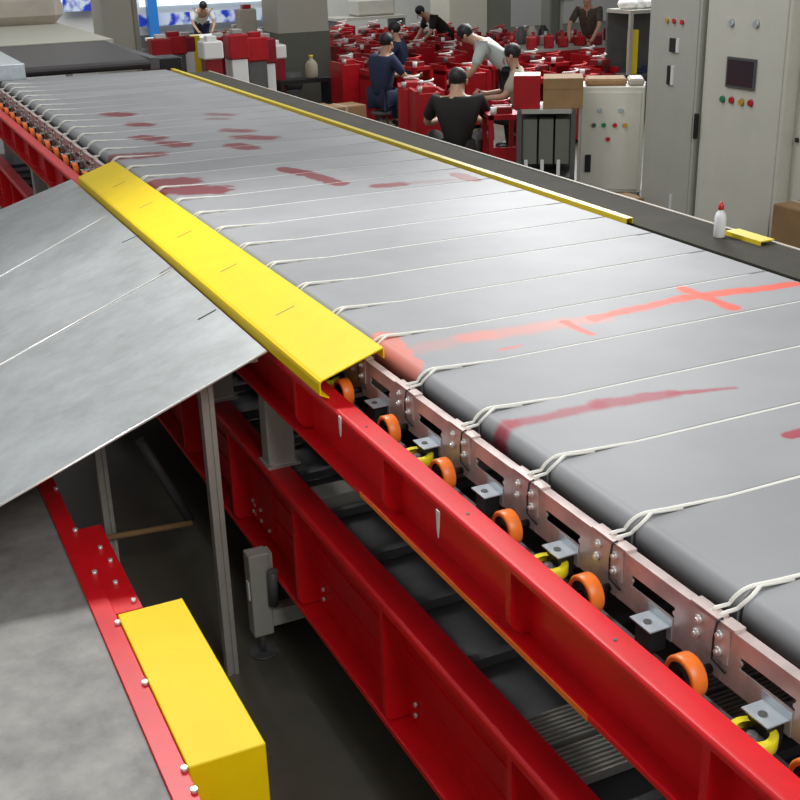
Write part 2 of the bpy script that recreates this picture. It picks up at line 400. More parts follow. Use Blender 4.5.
# pressed ribs along the lower web
MB().box(1.255, 1.266, YA, YB, LZ1-.16, LZ1-.145).box(1.257, 1.266, YA, YB, LZ1-.21, LZ1-.20).box(1.257, 1.266, YA, YB, LZ0+.13, LZ0+.14).build('web_rib', 'red', fr, True)
def gusset(y, z0, z1, xi, name='gusset', rr=.05):
    pts = [(xi, z1), (XO+.004, z1)] + [(a, b) for a, b in arc(XO+.004+rr, z0+rr, rr, 180, 262, 6)] + [(xi, z0)]
    MB().prism(pts, 'y', y, y+.022).build(name, 'red', fr, True)
ys_u = [GX(520, 613, XO+.03).y, GX(402, 495, XO+.03).y, GX(304, 402, XO+.03).y]
d = (ys_u[2] - ys_u[0]) / 2
for k in range(-2, 16): gusset(ys_u[0] + k*d, UZ0+.012, UZ1-.022, 1.238)
yl = [GX(392, 672, XO+.03).y, GX(315, 555, XO+.03).y, GX(237, 470, XO+.03).y, GX(190, 400, XO+.03).y]
dl = (yl[2]-yl[0])/2
print('gusset spacing', d, dl, yl)
def bolt_x(x, y, z, r=.009, parent=fr): return MB().cyl((x, y, z), (x-.010, y, z), r, 6).build('bolt', 'bolt', parent, True)
for k in range(-1, 14):
    y = yl[0] + k*dl
    gusset(y, LZ0+.012, LZ1-.03, 1.264, rr=.03)
    bolt_x(1.262, y-.06, LZ0+.05); bolt_x(1.262, y-.06, LZ0+.09)
MB().box(1.255, 1.2645, yl[2]-.30, yl[2]-.01, LZ0+.03, LZ1-.06).build('splice_plate', 'red', fr, True)
for yy, zz in ((.05,.06),(.05,.11),(.15,.06),(.15,.11),(.25,.06),(.25,.35),(.1,.35)): bolt_x(1.255, yl[2]-yy, LZ0+zz)
for k in range(0, 12): MB().cyl((1.21, 1.0+k*.62, UZ1), (1.21, 1.0+k*.62, UZ1+.0015), .005, 8).build('rivet', 'dgrey', fr, True)
MB().box(XO-.002, XO+.0, 1.66, 2.85, UZ0-.001, UZ0+.014).build('orange_lip_strip', 'orange', fr, True)  # thin orange strip along part of the upper rail's bottom lip
# inner running rail and second (far) rails
MB().box(1.250, 1.330, YA, YB, 1.225, 1.2375).box(1.244, 1.262, YA, YB, 1.18, 1.225).build('running_rail', 'dgrey', fr, True)
MB().box(3.10, 3.16, YA, YB, UZ0, UZ1).box(3.10, 3.16, YA, YB, LZ0, LZ1).build('far_rail', 'red', fr, True)
# posts, feet
py0 = G(285, 463, LZ1).y
pyy = [py0 + j*(G(225, 398, LZ1).y - py0) for j in range(0, 8)]
print('posts', pyy)
for y in pyy:
    MB().box(1.185, 1.315, y-.035, y+.075, LZ1, LZ1+.010).box(1.195, 1.300, y-.02, y+.06, LZ1+.01, UZ0, .004).build('post', 'grey', fr, True)
    MB().box(1.205, 1.30, y-.03, y+.07, LZ1+.010, LZ1+.018).build('post_nut_bar', 'bolt', fr, True)
    MB().box(1.305, 3.1, y, y+.05, UZ0-.09, UZ0-.03).build('cross_member', 'grey', fr, True)
for y in [3.80 + j*2.6 for j in range(-1, 4)]:
    MB().box(1.085, 1.165, y-.035, y+.035, .10, .462, .004).box(1.165, 1.180, y-.03, y+.03, .38, .455).build('leg', 'grey', fr, True)
    MB().cyl((1.125, y, 0.0), (1.125, y, .012), .055, 20).cyl((1.125, y, .012), (1.125, y, .11), .012, 10).build('levelling_foot', 'dgrey', fr, True)
    MB().box(1.165, 3.1, y-.03, y+.03, .13, .20).build('cross_bar', 'grey', fr, True)
    MB().box(3.09, 3.165, y-.035, y+.035, 0, LZ0).build('leg', 'grey', fr, True)
    MB().cyl((1.165, y-.07, .40), (1.165, y-.05, .24), .02, 10).build('leg_brace', 'dgrey', fr, True)
    MB().box(1.080, 1.085, y-.015, y+.012, .26, .34, .001).build('leg_marker', 'white', fr, True)
# things slung between the decks
yy = .35
k = 0
while yy < 11.5:
    MB().box(1.27, 3.05, yy, yy+.03, .735, .765).build('slat', 'dgrey', fr, True); yy += .34; k += 1
for (a, b_) in ((G(580, 778, .80).y, G(560, 748, .80).y), (G(555, 742, .80).y, G(525, 718, .80).y)):
    m = MB(); q = a
    while q < b_: m.box(1.27, 2.9, q, q+.007, .782, .797); q += .0155
    m.box(1.27, 2.9, a, b_, .772, .783); m.build('linear_motor_fins', 'alu', fr, True)
MB().box(1.275, 2.95, YA, YB, .70, .72).build('drip_tray', 'dgrey', fr, True)
MB().box(1.30, 3.08, YA, YB, .40, .42).build('lower_tray', 'dgrey', fr, True)

yb_ = G(338, 486, .81).y
for y in (yb_, yb_+1.9, yb_+3.8): MB().box(1.27, 3.08, y-.05, y+.05, .73, .805, .003).build('cross_beam', 'grey', fr, True)
# white glue drips / tags on the upper rail
for (px, py, hh) in ((339, 418, .062), (437, 512, .075)):
    p = GX(px, py, XO-.004); 
    MB().prism([(p.y-.009, p.z+.004), (p.y+.009, p.z+.004), (p.y+.006, p.z-hh*.6), (p.y, p.z-hh), (p.y-.006, p.z-hh*.6)], 'x', XO-.003, XO).build('white_tape_tag', 'white', fr, True)

# ------------------------------------------------------------------ yellow guard along near edge
ya, yb = 3.09, 6.86
yc = thing('guard_cover', 'long yellow folded sheet guard over the left edge of the belts', 'guard', (1.2, 5.0, 1.40))
CVX, CVZ = 1.158, 1.392
prof = [(1.378, 1.43), (1.378, 1.462), (1.374, 1.466), (CVX+.012, CVZ+.004), (CVX+.002, CVZ-.002), (CVX, CVZ-.012), (CVX, CVZ-.045), (CVX+.03, CVZ-.060), (CVX+.031, CVZ-.056), (CVX+.004, CVZ-.043), (CVX+.004, CVZ-.012), (CVX+.006, CVZ-.005), (CVX+.013, CVZ), (1.374, 1.461), (1.374, 1.43)]
MB().prism(prof, 'y', ya, yb).build('cover_sheet', 'yellow', yc, True)
for y in (3.7, 4.35, 5.0, 5.7, 6.3):
    f = lambda x: 1.466 + (CVZ+.004-1.466)*(1.374-x)/(1.374-CVX-.012)
    MB().add([(x, yy_, f(x)+dz) for x in (1.24, 1.31) for yy_ in (y, y+.004) for dz in (-.001, .0008)], [(0,1,3,2),(4,6,7,5),(0,4,5,1),(2,3,7,6),(1,5,7,3),(0,2,6,4)]).build('sheet_seam', 'dgrey', yc, True)
for y in (3.3, 4.6, 5.9): MB().box(1.20, 1.22, y, y+.04, UZ1, 1.40).build('cover_bracket', 'zinc', yc, True)

ZL = .75
# ------------------------------------------------------------------ sheet metal chute
ZB = 1.350; XB = 1.150; SL = .335
nrm = Vector((SL, 0, -1))
def GC(x, y):
    r = ray(x, y); # plane z = ZB - SL*(XB - X)
    # CAM.z + t r.z = ZB - SL*XB + SL*(t r.x)
    t = (ZB - SL*XB - CAM.z) / (r.z - SL*r.x); return CAM + r*t
ch = thing('discharge_chute', 'large galvanised sheet chute sloping down to the left from the sorter', 'chute', (0.9, 4.5, 0))
Bp, Ap = GC(265, 352), GC(75, 178); F0, A0 = GC(0, 505), GC(0, 210)
print('chute', Bp, Ap, F0, A0)
def ext(p, q, X): t = (X-p.x)/(q.x-p.x); return p + (q-p)*t
XE = -0.35
seams = [(GC(160, 237-15), GC(0, 300)) , (GC(175, 268), GC(0, 365))]
seams = [(GC(112, 213), GC(0, 277)), (GC(175, 268), GC(0, 365))]
lines = [(Bp, F0)] + [(seams[1][0], seams[1][1]), (seams[0][0], seams[0][1])] + [(Ap, A0)]
def strip_panel(l0, l1, gap, zo):
    (a, a2), (b, b2) = l0, l1
    def X(p, q, x): return ext(p, q, x)
    c = [X(a, a2, XB), X(a, a2, XE), X(b, b2, XE), X(b, b2, XB)]
    dv = Vector((0, gap, 0)); c[0] += dv; c[1] += dv; c[2] -= dv; c[3] -= dv
    up = Vector((0, 0, zo)); th = Vector((0, 0, -.004))
    vs = [p+up for p in c] + [p+up+th for p in c]
    return MB().add(vs, [(0,1,2,3), (7,6,5,4), (0,4,5,1), (1,5,6,2), (2,6,7,3), (3,7,4,0)])
for i in range(3): strip_panel(lines[i], lines[i+1], 0.0 if i < 3 else 0, .001*i).build('chute_panel', 'chute', ch, True)
# rolled seams and front lip
def bar(p, q, r, name, m, parent, n=8): return MB().tube([p, q], r, n).build(name, m, parent, True)
for l in lines[1:3]:
    bar(ext(*l, XB-.01)+Vector((0,0,.001)), ext(*l, XE)+Vector((0,0,.001)), .004, 'panel_seam', 'bolt', ch)
l = lines[0]; bar(ext(*l, XB)+Vector((0,0,-.001)), ext(*l, XE)+Vector((0,0,-.001)), .0045, 'folded_lip', 'bolt', ch)
for (x0,y0,x1,y1) in ((122,243,140,235),(160,274,172,267),(198,320,216,310)):
    bar(GC(x0,y0)+Vector((0,0,.001)), GC(x1,y1)+Vector((0,0,.001)), .003, 'slit_mark', 'dgrey', ch, 4)
def cz(x): return ZB - SL*(XB-x)
pb = G(232, 672, 0)
def slotted(x, y, z1, name='support_post', w=.045):
    h = w/2; m = MB().box(x-h, x-h*.25, y-h, y+h, 0, z1).box(x+h*.25, x+h, y-h, y+h, 0, z1).box(x-h*.25, x+h*.25, y-h+.010, y+h, 0, z1)
    return m.build(name, 'alu', ch, True)
slotted(pb.x, pb.y, cz(pb.x)-.012)
pq = GY(110, 532, 4.6)
slotted(pq.x, 4.6, cz(pq.x)-.02, w=.045)
slotted(pb.x, 6.7, cz(pb.x)-.02, w=.05)
bar(GY(106, 538, 4.55), GY(192, 523, 4.55), .014, 'tie_bar', 'card', ch)
a_ = GY(140, 440, 4.75); b2 = GY(190, 520, 4.75); bar(a_, b2, .022, 'diagonal_brace', 'dgrey', ch)
MB().box(-.3, GY(104,480,4.66).x, 4.66, 4.68, ZL+.02, cz(-.3)-.03).build('skirt_panel', 'dgrey', ch, True)
MB().box(XB-.05, XB-.02, 3.6, 6.8, cz(XB)-.05, cz(XB)-.017).build('edge_stiffener', 'steel', ch, True)

# ------------------------------------------------------------------ take-away conveyor, lower left
ZL = .75
q1, q2 = G(45, 483, ZL), G(200, 795, ZL); q3 = G(195, 740, ZL)
tw = thing('takeaway_conveyor', 'low conveyor with grey belt and red side rail under the chute', 'conveyor', (0.1, 3.0, 0))
xs0, xs1 = G(147, 740, ZL).x, G(174, 740, ZL).x
print('strip', xs0, xs1)
MB().box(-1.2, xs0, -.6, 7.5, ZL-.06, ZL-.012).build('belt', 'rubbermat', tw, True)
MB().box(xs0, xs1, -.6, 7.5, ZL-.15, ZL, .002).build('side_rail', 'red', tw, True)
MB().box(-1.27, -1.2, -.6, 7.5, ZL-.15, ZL, .002).build('side_rail', 'red', tw, True)
g0, g1 = G(130, 604, ZL), G(102, 535, ZL)
MB().box(xs1, xs1+.085, g0.y-.02, g1.y+.10, ZL-.09, ZL-.01).build('joint_plate', 'red', tw, True)
bx0, bx1 = xs1+.002, G(264, 740, ZL+.008).x
by1, by0 = G(122, 613, ZL+.008).y, G(190, 767, ZL+.008).y
bc = MB().box(bx0, bx1, by0, by1, ZL-.30, ZL+.008, .003).build('motor_cover', 'yellow', tw, True)
for (x, y) in ((66,488),(83,530),(103,572),(127,622),(154,682),(193,768),(198,791)):
    p = G(x, y, ZL); 
    MB().cyl((xs1-.008, p.y, ZL), (xs1-.008, p.y, ZL+.012), .009, 6).build('bolt', 'bolt', tw, True)
for (x, y) in ((97,550),(107,563),(112,585),(130,603)):
    p = G(x, y, ZL-.01); MB().cyl((p.x+.012, p.y, ZL-.01), (p.x+.012, p.y, ZL+.002), .008, 6).build('bolt', 'bolt', tw, True)
for y in (.3, 2.6, 5.2):
    MB().box(xs1-.05, xs1-.005, y, y+.05, 0, ZL-.15).build('leg', 'grey', tw, True)
    MB().box(-1.26, -1.21, y, y+.05, 0, ZL-.15).build('leg', 'grey', tw, True)

# ------------------------------------------------------------------ right side deck and yellow strip
dk = thing('side_walkway', 'dark grey platform running along the far side of the belts', 'platform', (3.2, 5.0, 0))
DX0, DX1, DZ = 3.065, 3.36, 1.432
MB().box(DX0, DX1, -.5, 11.55, DZ-.05, DZ).build('deck_plate', 'deck', dk, True)
MB().box(DX1-.012, DX1+.004, -.5, 11.55, DZ-.03, DZ+.004).build('edge_angle', 'walk', dk, True)
MB().box(DX1-.05, DX1-.015, -.5, 11.55, .0, DZ-.05).build('skirt', 'deck', dk, True)
pe = G(628, 224, DZ)
ye = MB().prism([(3.032, 1.432), (3.032, 1.458), (3.068, 1.458), (3.068, DZ), (3.064, DZ), (3.064, 1.454), (3.036, 1.454), (3.036, 1.432)], 'y', pe.y, 11.8).build('edge_strip', 'yellow2')
tag(ye, 'thin yellow edge strip along the far side of the grey belts', 'edge strip')
def bottle(px, py):
    p = G(px, py, DZ)
    t = thing('spray_bottle', 'small white plastic bottle with red cap on the dark platform', 'bottle', p); t.scale = (1.1, 1.1, 1.1)
    MB().lathe((0,0,0), (0,0,1), [(0,0), (.020,0), (.022,.004), (.022,.075), (.018,.092), (.009,.103), (.009,.110), (0,.110)], 20).build('body', 'white', t)
    MB().lathe((0,0,.106), (0,0,1), [(0,0), (.011,0), (.011,.016), (.005,.022), (.004,.030), (0,.030)], 14).build('cap', 'redb', t)
bottle(719, 237)
p0, p1 = G(727, 233, DZ), G(772, 247, DZ)
o = MB().prism([(3.27,DZ),(3.27,DZ+.018),(3.345,DZ+.018),(3.345,DZ+.012),(3.276,DZ+.012),(3.276,DZ)], 'y', p1.y+.04, p0.y-.02).build('yellow_bracket', 'yellow2')
tag(o, 'short yellow angle strip lying on the dark platform behind the bottle', 'bracket')

# ------------------------------------------------------------------ feeder conveyor at the far end
fz = 1.54
fd = thing('feeder_conveyor', 'dark belted feeder conveyor at the far end of the sorter', 'conveyor', (2.2, 13.5, 0))
nl, nr = G(26, 72, fz), G(152, 69, fz); tl, trr = G(8, 44, fz+.1), G(122, 39, fz+.1)
fy0 = (nl.y+nr.y)/2
fy0 = max(12.0, fy0); print('feeder', nl, nr, tl, trr)
fx0, fx1 = GY(24, 72, fy0).x, GY(151, 69, fy0).x
fy1 = fy0 + 2.1
prof = [(fy0+.03, fz-.09)] + [(fy0+.05-.05*math.sin(t*math.pi/6), fz-.045-.045*math.cos(t*math.pi/6)) for t in range(1, 4)] + [(fy0+.05-.05*math.cos(t*math.pi/6), fz-.045+.045*math.sin(t*math.pi/6)) for t in range(1, 4)] + [(fy1, fz+.05), (fy1, fz-.05)]
MB().prism(prof, 'x', fx0, fx1, False).build('belt', 'darkbelt', fd, True)
MB().box(fx0-.35, fx0, fy0-.1, fy1, fz-.10, fz+.05, .005).build('side_frame', 'zinc', fd, True)
MB().box(fx1, fx1+.10, fy0+.02, fy1, fz-.10, fz+.015, .005).build('side_frame', 'dgrey', fd, True)
MB().box(fx1+.10, fx1+.34, fy0+.05, fy0+.4, fz-.12, fz-.0, .01).build('drive_motor', 'black', fd, True)
MB().box(fx0-.8, fx1+.1, fy1, fy1+4.6, fz+.0, fz+.06).build('infeed_plate', 'pillar', fd, True)
for x in (fx0-.25, fx1):
    for y in (fy0+.3, fy1+2.8): MB().box(x, x+.08, y, y+.08, 0, fz-.1 if y < fy1 else fz+.0).build('leg', 'grey', fd, True)
# bundle on the infeed and a pale machine housing
p = GY(22, 27, fy1+3.6)
o = MB().box(p.x-1.0, p.x+.55, p.y-.3, p.y+.5, fz+.06, fz+.50, .12).build('wrapped_bundle', 'walk'); tag(o, 'brown and grey wrapped bundle at the back of the feeder conveyor', 'bundle')
mh = thing('pale_machine', 'pale cream machine housing with a bright pipe behind the feeder conveyor', 'machine', (G(120,45,0).x, 21, 0))
mh.location = (GY(122, 45, 21).x, 21, 0)
MB().box(-.28, .24, 0, .9, 0, 3.0, .03).build('housing', 'pillar', mh)
MB().box(.26, .36, .1, .7, 0, 2.6, .02).build('side_column', 'grey', mh)
MB().tube([(-2.2,-.5,2.9),(-1.6,-.5,2.45),(-1.2,-.5,2.08),(-.2,-.5,2.08),(.1,-.5,2.3)], .06).build('pipe', 'white', mh)

# ------------------------------------------------------------------ pillars
def pillar(name, pxl, pxr, base, w, d, low, label, y_px_mid=None):
    a = G(pxl, base, 0); b = GY(pxr, base, a.y)
    t = structure(MB().box(a.x, b.x, a.y, a.y+d, low, 7).build(name, 'pillar'))
    structure(MB().box(a.x-.01, b.x+.01, a.y-.01, a.y+d, 0, low).build(name, 'pillarlow'))
    return a, b
a, b = pillar('trim_1', 283, 332, 101, 1, .8, 1.12, '')
print('pillar', a, b)
a2 = G(450, 52, 0); b2 = GY(487, 40, a2.y)
structure(MB().box(a2.x, b2.x, a2.y, a2.y+1, 0, 7).build('trim_2', 'pillar'))
structure(MB().box(b2.x, GY(511, 40, a2.y).x, a2.y+.02, a2.y+1.0, 0, 7).build('trim_3', 'pillarlow'))

# banners, window glare, far left
def facade(name, x0, x1, y0, y1, Y, m, label=None, cat=None, th=.05, kind=False, dz=0):
    p = GY(x0, y1, Y); q = GY(x1, y0, Y)
    o = MB().box(p.x, q.x, Y, Y+th, min(p.z, q.z), max(p.z, q.z)).build(name, m)
    if kind: structure(o)
    else: tag(o, label, cat)
    return o
M['glow'] = mat('daylight_window', (0.8, 0.85, 0.9), 0.5, emit=((0.70, 0.84, 1.0), 1.0))
facade('window_1', -60, 62, -40, 8, 30.8, 'glow', kind=True)
facade('window_2', 140, 282, -40, 7, 30.8, 'glow', kind=True)
facade('wall_banner', 140, 282, 7, 27, 30.7, 'banner', 'long blue and white printed banner on the far wall at left', 'banner')
facade('wall_panel', 140, 282, 27, 48, 30.75, 'dgrey', 'dark panel under the blue banner on the far wall', 'panel')
facade('notice_board', 64, 100, -4, 12, 30.7, 'banner', 'small blue and white poster left of the pale machine', 'poster')
for (x, lab) in ((156, 'bright blue steel post beside the pale machine'), (231, 'bright blue steel post in front of the banner, left of the large pillar')):
    a = G(x, 52 if x < 200 else 44, 0); MBo = MB().box(a.x-.12, a.x+.12, a.y-.12, a.y+.12, 0, 6).build('blue_post', 'blue'); tag(MBo, lab, 'post')
a = G(197, 84, 0)
yp = MB().box(a.x-.11, a.x+.11, a.y-.1, a.y+.1, 0, .92, .01).build('safety_post', 'yellow2'); tag(yp, 'short yellow safety post by the far side of the belts', 'post')

# ------------------------------------------------------------------ control cabinets
def cabinet(name, bl, tl, tr, H, depth, m, label):
    B = G(bl[0], bl[1], 0) if len(bl) == 2 else Vector(bl)
    # height of tl point above floor on the vertical through B : least squares over x/y plane
    r = ray(*tl); t = (B.x*r.x + B.y*r.y)/(r.x**2 + r.y**2); h = CAM.z + r.z*t
    rr = ray(*tr); tt = (h-CAM.z)/rr.z; Tp = CAM + rr*tt
    dx, dy = Tp.x-B.x, Tp.y-B.y; W = math.hypot(dx, dy); rz = math.atan2(dy, dx)
    print(name, B, 'h', h, 'W', W, 'rz', math.degrees(rz))
    if H is None: H = h
    root = thing(name, label, 'cabinet', (B.x, B.y, 0), rz)
    MB().box(0, W, 0, depth, .05, H, .006).box(.03, W-.03, .03, depth-.03, 0, .05).build('body', m, root)
    def at(px, py):   # pixel on front face -> local x, z
        r = ray(px, py); n = Vector((-math.sin(rz), math.cos(rz), 0)); t = (Vector((B.x, B.y, 0)) - CAM).dot(n)/r.dot(n); p = CAM + r*t - Vector((B.x, B.y, 0))
        return p.x*math.cos(rz)+p.y*math.sin(rz), p.z
    return root, at, W, H
def buttons(root, at, items, r=.016):
    for (px, py, m) in items:
        x, z = at(px, py)
        f = MB().cyl((x, -.012, z), (x, 0, z), r*1.25, 16).build('button_ring', 'zinc', root)
        MB().cyl((x, -.030, z), (x, -.010, z), r, 14).build('button', m, f)
def at_px(at, px, py): return at(px, py)
c1, at1, W, H = cabinet('control_cabinet', (576, 196), (579, 87), (645, 87), None, .5, 'cream', 'small cream control cabinet with two rows of knobs, left of the tall ones')
# fit height to picture
x, z = at1(579, 87); c1h = z
MB().box(.03, W-.03, -.010, 0, .08, z-.05, .003).build('door', 'cream', c1)
buttons(c1, at1, [(600,110,'zinc'),(621,110,'zinc'),(594,125,'dgrey'),(604,125,'grn'),(615,125,'redb'),(625,125,'yelb'),(608,139,'redb')], .022)
x, z = at1(588, 163); MB().box(x-.03, x+.03, -.035, -.008, z-.09, z+.09, .004).build('handle', 'black', c1)
c2, at2, W2, H = cabinet('control_cabinet', (640, 213), (652, 19), (701, 25), 3.0, .5, 'creamgrey', 'tall grey control cabinet in the middle, with small black meters')
MB().box(.03, W2-.03, -.010, 0, .08, 2.9, .003).build('door', 'creamgrey', c2)
buttons(c2, at2, [(669,20,'yelb'),(676,21,'redb'),(684,22,'redb')], .022)
for (px, py, w, h) in ((675,45,.055,.06),(671,75,.03,.085)):
    x, z = at2(px, py); MB().box(x-w, x+w, -.03, -.008, z-h, z+h, .004).build('meter', 'black', c2)
    MB().box(x+w, x+w+.04, -.025, -.008, z-h, z+h, .002).build('meter_label', 'white', c2)
x, z = at2(671, 211); MB().box(x-.015, x+.015, -.02, -.008, z-.02, z+.16).build('vent_tag', 'white', c2)
e_ = c2.location + Vector((math.cos(c2.rotation_euler.z), math.sin(c2.rotation_euler.z), 0))*(W2+.10)
c3, at3, W3, H = cabinet('control_cabinet', (e_.x, e_.y, 0), (702, 94), (784, 107), 3.0, .6, 'cream', 'tall cream control cabinet at right with a square dark touch screen')
MB().box(.04, W3-.04, -.012, 0, .08, 2.9, .003).build('door', 'cream', c3)
buttons(c3, at3, [(733,23,'zinc'),(758,24,'zinc')], .028)
buttons(c3, at3, [(724,99,'grn'),(733,100,'redb'),(743,102,'yelb'),(752,103,'redb')], .026)
x0, _ = at3(729, 87); x1, _ = at3(757, 60); z0 = at3(742, 86)[1]; z1 = at3(742, 60)[1]
sb = MB().box(x0-.02, x1+.02, -.03, -.010, z0-.02, z1+.02, .003).build('screen_bezel', 'dgrey', c3)
MB().box(x0, x1, -.033, -.030, z0, z1).build('screen', 'screen', sb)
x, z = at3(699, 125); MB().box(x-.03, x+.01, -.04, -.010, z-.12, z+.1, .004).build('handle', 'black', c3)
c4, at4, W4, H = cabinet('control_cabinet', (781, 258), (793, 60), (840, 68), 3.0, .6, 'cream', 'pale cabinet cut off by the right edge of the picture')
x, z = at4(798, 140); MB().cyl((x, -.02, z), (x, 0, z), .02, 10).build('lock', 'black', c4)

def crate(name, px, py, z, w, d, h, m, label, cat, rz=0.0, top=None):
    p = G(px, py, z); t = thing(name, label, cat, (p.x, p.y, z), rz)
    MB().box(-w/2, w/2, 0, d, 0, h, .004).build('body', m, t)
    if m == 'card':
        MB().box(-w/2+.005, -.006, .006, d-.006, h, h+.004).box(.006, w/2-.005, .006, d-.006, h, h+.004).build('flap', 'card', t)
        MB().box(-.02, .02, -.002, d, h+.004, h+.006).box(-.02, .02, -.003, 0, h*.6, h+.005).build('tape', 'walk', t)
    return t
crate('cardboard_box', 822, 290, 0, .40, .4, .62, 'card', 'brown cardboard box on the floor by the right edge', 'box')
crate('cardboard_box', 633, 222, 0, .25, .3, .22, 'card', 'small brown cardboard box between the small and tall grey cabinets', 'box')

# drawer rack with cardboard on it
p = G(516, 203, 0); q = G(576, 203, 0)
rk = thing('parts_rack', 'low grey steel rack with dark trays left of the small cabinet', 'rack', (p.x, p.y, 0), math.atan2(q.y-p.y, q.x-p.x))
W = (q-p).length*.96; rr_ = ray(522, 110); HR = CAM.z + rr_.z*((p.x*rr_.x+p.y*rr_.y)/(rr_.x**2+rr_.y**2)); print('rack', W, HR)
for x in (0, W-.05):
    for y in (0, .55): MB().box(x, x+.05, y, y+.05, 0, HR, .003).build('leg', 'dgrey', rk)
MB().box(0, W, 0, .6, HR-.04, HR).build('top_shelf', 'grey', rk)
MB().box(0, W, 0, .6, .22, .27).build('bottom_shelf', 'dgrey', rk)
MB().box(.05, W-.05, .55, .57, .27, HR-.04).build('back_panel', 'dgrey', rk)
for i in range(3):
    x = .06 + i*(W-.1)/3
    MB().box(x, x+(W-.16)/3, .02, .5, .40, HR-.10, .004).build('tray', 'pillarlow', rk)
    MB().box(x+.02, x+.055, -.012, 0, .29, .45).build('white_tab', 'white', rk)

def on_rack(lx, w, d, h, m, name, label, cat):
    c, s = math.cos(rk.rotation_euler.z), math.sin(rk.rotation_euler.z)
    t = thing(name, label, cat, (rk.location.x + c*lx - s*.05, rk.location.y + s*lx + c*.05, HR), rk.rotation_euler.z)
    MB().box(0, w, 0, d, 0, h, .004).build('body', m, t)
    if m == 'card': MB().box(.0, w, -.003, .0, h*.66, h).build('flap', 'card', t)
    return t
on_rack(.26, .40, .42, .30, 'card', 'cardboard_box', 'open brown cardboard box on the parts rack beside the small cabinet', 'box')
on_rack(-.04, .27, .35, .33, 'red_bg', 'red_panel_box', 'bright red box left of the cardboard box on the rack', 'box')

# ------------------------------------------------------------------ long work table with red parts, far right
a = G(515, 108, 0); tb = thing('work_table', 'long grey work table with red parts behind the parts rack', 'table', (a.x, a.y, 0), 0)
TW = 2.6
MB().box(-.1, TW, 0, 1.2, .82, .87).build('table_top', 'grey', tb)
MB().box(-.1, TW, -.01, .0, .66, .83).build('apron', 'red_bg', tb)
for x in (0, TW-.1):
    for y in (.05, 1.1): MB().box(x, x+.06, y, y+.06, 0, .82).build('leg', 'dgrey', tb)

# ------------------------------------------------------------------ red cart units
def make_cart(kind):
    t = thing('red_cart', 'x', 'cart', (0,0,0))
    w, d, h = .36, .44, .78
    f = MB()
    if kind == 0:
        for x in (0, w-.05):
            for y in (0, d-.05): f.box(x, x+.05, y, y+.05, 0, h)
        f.box(0, w, 0, d, h-.05, h).box(0, w, 0, d, .12, .16).box(.05, w-.05, 0, .012, .12, h*.55)
    elif kind == 1:
        f.box(0, w, 0, d, .05, h, .006)
        f.box(-.012, .03, -.012, d, 0, h+.03).box(w-.03, w+.012, -.012, d, 0, h+.03)
    else:
        for x in (0, w-.04):
            f.box(x, x+.04, 0, d, 0, h*.95)
        f.box(0, w, 0, .03, .3, .36).box(0, w, d-.03, d, .3, .95*h).box(0, w, 0, d, .6, .66)
    f.build('frame', 'red_bg', t)
    MB().cyl((.06,.06,h), (.06,.06,h+.08), .035, 10).build('fitting', ['white','alu','dgrey'][kind], t)
    MB().cyl((.29,.37,h), (.29,.37,h+.06), .04, 10).build('fitting', ['alu','white','bolt'][kind], t)
    MB().tube([(.05+.10*math.cos(a_)+.12, .22+.10*math.sin(a_), h+.085+.01*a_) for a_ in [q_*.8 for q_ in range(9)]], .012, 6).build('wire_coil', ['redb','white','pipe'][kind], t)
    MB().box(.08, .28, .10, .34, h-.01, h+.07, .01).build('gearbox', ['red_bg2','red_bg','red_bg2'][kind], t)
    return t
protos = [make_cart(k) for k in range(3)]
spots = []
def row(ax, ay, bx, by, n, jit=.0):
    A = G(ax, ay, 0); B = G(bx, by, 0)
    for i in range(n):
        p = A.lerp(B, i/max(1, n-1)); spots.append((p.x + random.uniform(-jit, jit), p.y + random.uniform(-jit, jit), (ax,ay)))
# front row near the platform (explicit), then rows behind
front = [(401,150),(417,157),(489,187)]
for (x, y) in front: p = G(x, y, 0); spots.append((p.x, p.y, 'front'))
rows = [(345,116,368,121,2),(350,108,560,144,9),(345,101,585,134,12),(342,94,600,122,14),(342,87,610,110,16),(342,79,615,98,18),(340,72,620,88,19),(345,65,540,78,16)]
for r in rows: row(*r, jit=.12)
rnames = {}
used = [False]*3
people_xy = []
cart_objs = []
PX = [(458,183),(508,152),(404,108),(382,131),(441,80),(520,154),(588,92)]
for (x, y) in PX: p = G(x, y, 0); people_xy.append((p.x, p.y))
kept = 0
occ = []
for i, (x, y, tagn) in enumerate(spots):
    if tagn != 'front' and any(math.hypot(x+.18-a, y+.2-b) < .56 for a, b in people_xy): continue
    if any(abs(x-a) < .39 and abs(y-b) < .47 for a, b in occ): continue
    if tb.location.x-.6 < x < tb.location.x+TW+.1 and tb.location.y-.5 < y < tb.location.y+1.3: continue
    if tagn != 'front' and x > rk.location.x-.45 and y < rk.location.y+1.2: continue
    occ.append((x, y)); k = (kept*7+kept//3) % 3
    if tagn == 'front': k = (1, 1, 0)[kept % 3]
    if not used[k]: o = protos[k]; used[k] = True
    else: o = copy_tree(protos[k])
    o.location = (x, y, 0); o.rotation_euler = (0, 0, random.uniform(-.12, .12) + .12 - .5*(tagn == 'front'))
    kept += 1; cart_objs.append((o, tagn))
fl = ['solid red cart left of the seated person in black, farther of the two', 'solid red cart directly at the left elbow of the seated person in black', 'open-legged red cart between the seated person in black and the grey parts rack']
nf = 0
kinds = ['with legs and shelf', 'with solid sides', 'with open frame']
